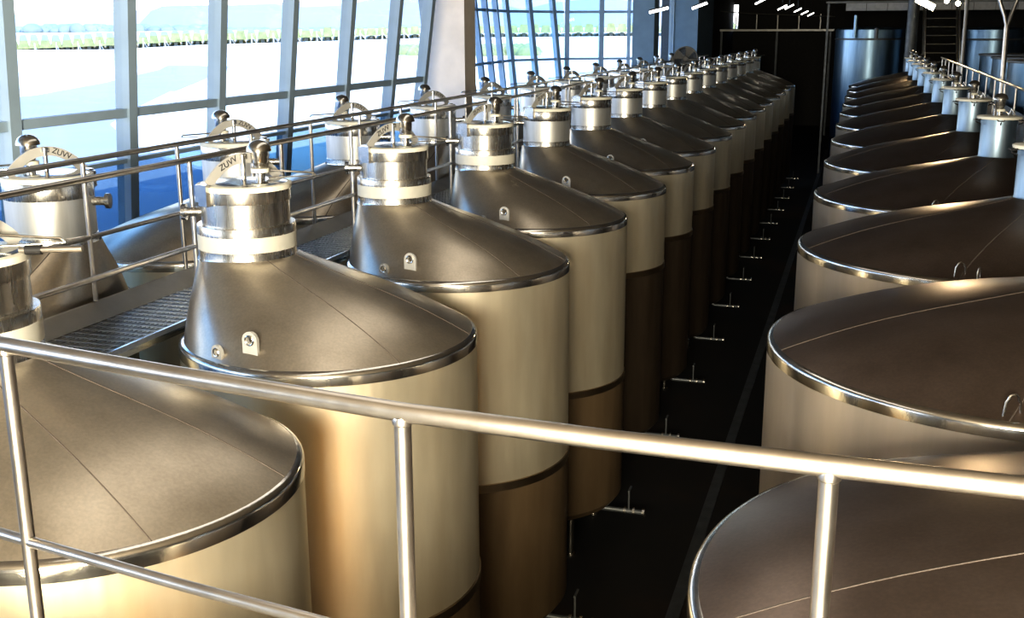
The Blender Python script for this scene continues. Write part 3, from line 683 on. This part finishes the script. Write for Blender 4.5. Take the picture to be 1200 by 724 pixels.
while s < 222:
    x, y, gz = front(s); rowpts.append((x, y, gz)); hgt = random.uniform(2.0, 2.4); ln = 110
    dr_ = Vector((x, y)).normalized(); pr = Vector((-dr_.y, dr_.x)); rr_ = []
    for k_ in range(9):
        t_ = k_/8*ln; w_ = random.uniform(.95, 1.12); h_ = hgt+random.uniform(-.2, .2)+t_*.006; q = Vector((x, y))+dr_*t_
        rr_.append([(*(q-pr*w_), gz+.75), (*(q+pr*w_), gz+.75), (*(q+pr*w_*.7), gz+h_), (*(q-pr*w_*.7), gz+h_)])
    v = [p for q in rr_ for p in q]; f = [(0, 1, 2, 3)]
    for i in range(8):
        for j in range(4): f.append((i*4+j, i*4+(j+1) % 4, i*4+4+(j+1) % 4, i*4+4+j))
    vm.add(v, f)
    q = Vector((x, y))+dr_*3; tm.obox((q.x, q.y, gz+.36), (*(dr_*2.5), 0), (*(pr*.35), 0), (0, 0, .36))
    s += 2.1
o = link('vineyard_rows', vm.mesh('vineyard_rows', M['vine'], False)); tag(o, 'sunlit green vineyard rows beyond the gravel outside the windows', 'vineyard', kind='stuff')
o = link('vine_trunks', tm.mesh('vine_trunks', M['trunk'], False)); tag(o, 'shaded vine trunks under the vineyard leaves outside', 'vines', kind='stuff')
pm = MB().box(-.06, .06, -.06, .06, 0, 1.8); pm.tube([(0, 0, 1.3), (1.6, -1.0, 0)], .035, 6); pm = pm.mesh('trellis_post', M['post'], False)
for i in range(28, 78, 2):
    x, y, gz = rowpts[i]; o = link('trellis_post', pm, None, (x*.995, y*.995, gz)); tag(o, 'white trellis end post at the front edge of the vineyard', 'post', 'white trellis posts along the vineyard edge')
sb = MB()
for i in range(160):
    a_ = random.uniform(-.02, .10); d_ = random.uniform(135, 165); x = -math.sin(PS+a_)*d_; y = math.cos(PS+a_)*d_; r_ = random.uniform(.7, 1.5)
    sb.lathe([(r_*.7, GZ), (r_, GZ+.6), (r_*.6, GZ+1.3), (.1, GZ+1.6)], (x, y), 7, False, True)
o = link('shrub_bed', sb.mesh('shrub_bed', M['vine'], True, 80)); tag(o, 'bed of yellow-green shrubs outside the glazed bay', 'shrubs', kind='stuff')
# tree belt and hills
tv = MB(); s = 0
for i in range(700):
    a = random.uniform(math.radians(4), math.radians(64)); dist = random.uniform(1060, 1200); x = -math.sin(a)*dist; y = math.cos(a)*dist
    r_ = random.uniform(5, 10); h_ = random.uniform(5, 9.5)*(1.1 if a > .55 else .7)
    tv.lathe([(r_*.6, GZ), (r_, GZ+h_*.4), (r_*.8, GZ+h_*.75), (r_*.3, GZ+h_)], (x, y), 7, False, True)
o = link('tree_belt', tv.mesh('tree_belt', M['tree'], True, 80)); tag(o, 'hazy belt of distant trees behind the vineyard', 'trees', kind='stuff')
def ridge(name, dist, prof, mat):
    mb = MB(); v = []; n_ = len(prof)
    for a, h_ in prof:
        x = -math.sin(math.radians(a)); y = math.cos(math.radians(a))
        v += [(x*dist, y*dist, GZ), (x*(dist+200), y*(dist+200), h_)]
    o = struct(name, mb.add(v, [(2*i, 2*i+2, 2*i+3, 2*i+1) for i in range(n_-1)]), mat, smooth=True); return o
# angles measured left of the row direction
def ang(px): return math.degrees(PS+math.atan((600-px)/F_PX/ math.cos(TH)))
def hz(py, dist): return (33.5-py)/F_PX*dist*1.06
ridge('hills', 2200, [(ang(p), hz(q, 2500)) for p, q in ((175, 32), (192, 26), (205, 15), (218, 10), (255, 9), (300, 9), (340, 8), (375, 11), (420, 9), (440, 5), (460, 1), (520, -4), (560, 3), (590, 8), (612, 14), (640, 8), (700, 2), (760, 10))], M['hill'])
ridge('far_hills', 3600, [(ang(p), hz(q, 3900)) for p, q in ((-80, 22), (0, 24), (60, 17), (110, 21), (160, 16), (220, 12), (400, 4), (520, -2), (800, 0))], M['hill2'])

# ------------------------------------------------------------------ light
w = bpy.data.worlds.new('world'); scn.world = w; w.use_nodes = True; nt = w.node_tree; nt.nodes.clear()
wo = nt.nodes.new('ShaderNodeOutputWorld'); bg = nt.nodes.new('ShaderNodeBackground')
tc = nt.nodes.new('ShaderNodeTexCoord'); sp = nt.nodes.new('ShaderNodeSeparateXYZ')
nt.links.new(tc.outputs['Generated'], sp.inputs[0])
rp = nt.nodes.new('ShaderNodeValToRGB'); e = rp.color_ramp.elements
e[0].position = .0; e[0].color = (1.0, 1.0, 1.0, 1); e[1].position = .65; e[1].color = (.10, .30, .75, 1)
m_ = e.new(.14); m_.color = (.95, .98, 1, 1); m_ = e.new(.30); m_.color = (.22, .50, 1.0, 1)
nt.links.new(sp.outputs['Z'], rp.inputs[0]); nt.links.new(rp.outputs[0], bg.inputs[0]); bg.inputs[1].default_value = 3.6
nt.links.new(bg.outputs[0], wo.inputs[0])
def light(name, kind, loc, energy, col, tgt=None, **kw):
    l = bpy.data.lights.new(name, kind); l.energy = energy; l.color = col
    for k_, v_ in kw.items(): setattr(l, k_, v_)
    o = bpy.data.objects.new(name, l); COL.objects.link(o); o.location = loc
    if tgt is not None: o.rotation_euler = (Vector(tgt)-Vector(loc)).to_track_quat('-Z', 'Y').to_euler()
    return o
light('sun', 'SUN', (30, -30, 60), 4.2, (1, .94, .84), (0, 0, 0), angle=.01)
light('camera_fill', 'AREA', (.1, -4.4, .3), 2500, (1, .91, .72), (-2.8, 10, -3.2), shape='RECTANGLE', size=2.6, size_y=1.6)  # added flash-like fill behind the camera, no fixture there
light('rear_fill', 'AREA', (.3, -7.3, -2.9), 1300, (1, .88, .62), (-2.6, 10, -3.0), shape='RECTANGLE', size=3.0, size_y=2.6)  # added fill low behind the camera to brighten the tank fronts
light('low_amber_fill', 'AREA', (-.7, 1.9, -4.6), 14, (1, .52, .16), (-2.7, 9, -4.9), shape='RECTANGLE', size=.9, size_y=.9)  # added amber fill under the deck, warms the lower tank walls
light('overhead_lamp', 'AREA', (-3.2, 7.5, 2.5), 40, (1, .92, .80), (-3.2, 7.5, -3), shape='RECTANGLE', size=1.2, size_y=9)
light('hall_lamp', 'SPOT', (2.0, 45.2, .75), 650, (1, .72, .40), (2.2, 20, -2), spot_size=.8, spot_blend=.5, shadow_soft_size=.25)
scn.view_settings.view_transform = 'Standard'
scn.view_settings.look = 'Medium High Contrast'
scn.view_settings.exposure = .25
scn.cycles.max_bounces = 8
scn.cycles.transparent_max_bounces = 12
scn.cycles.caustics_reflective = False
scn.cycles.caustics_refractive = False
scn.cycles.sample_clamp_indirect = 6
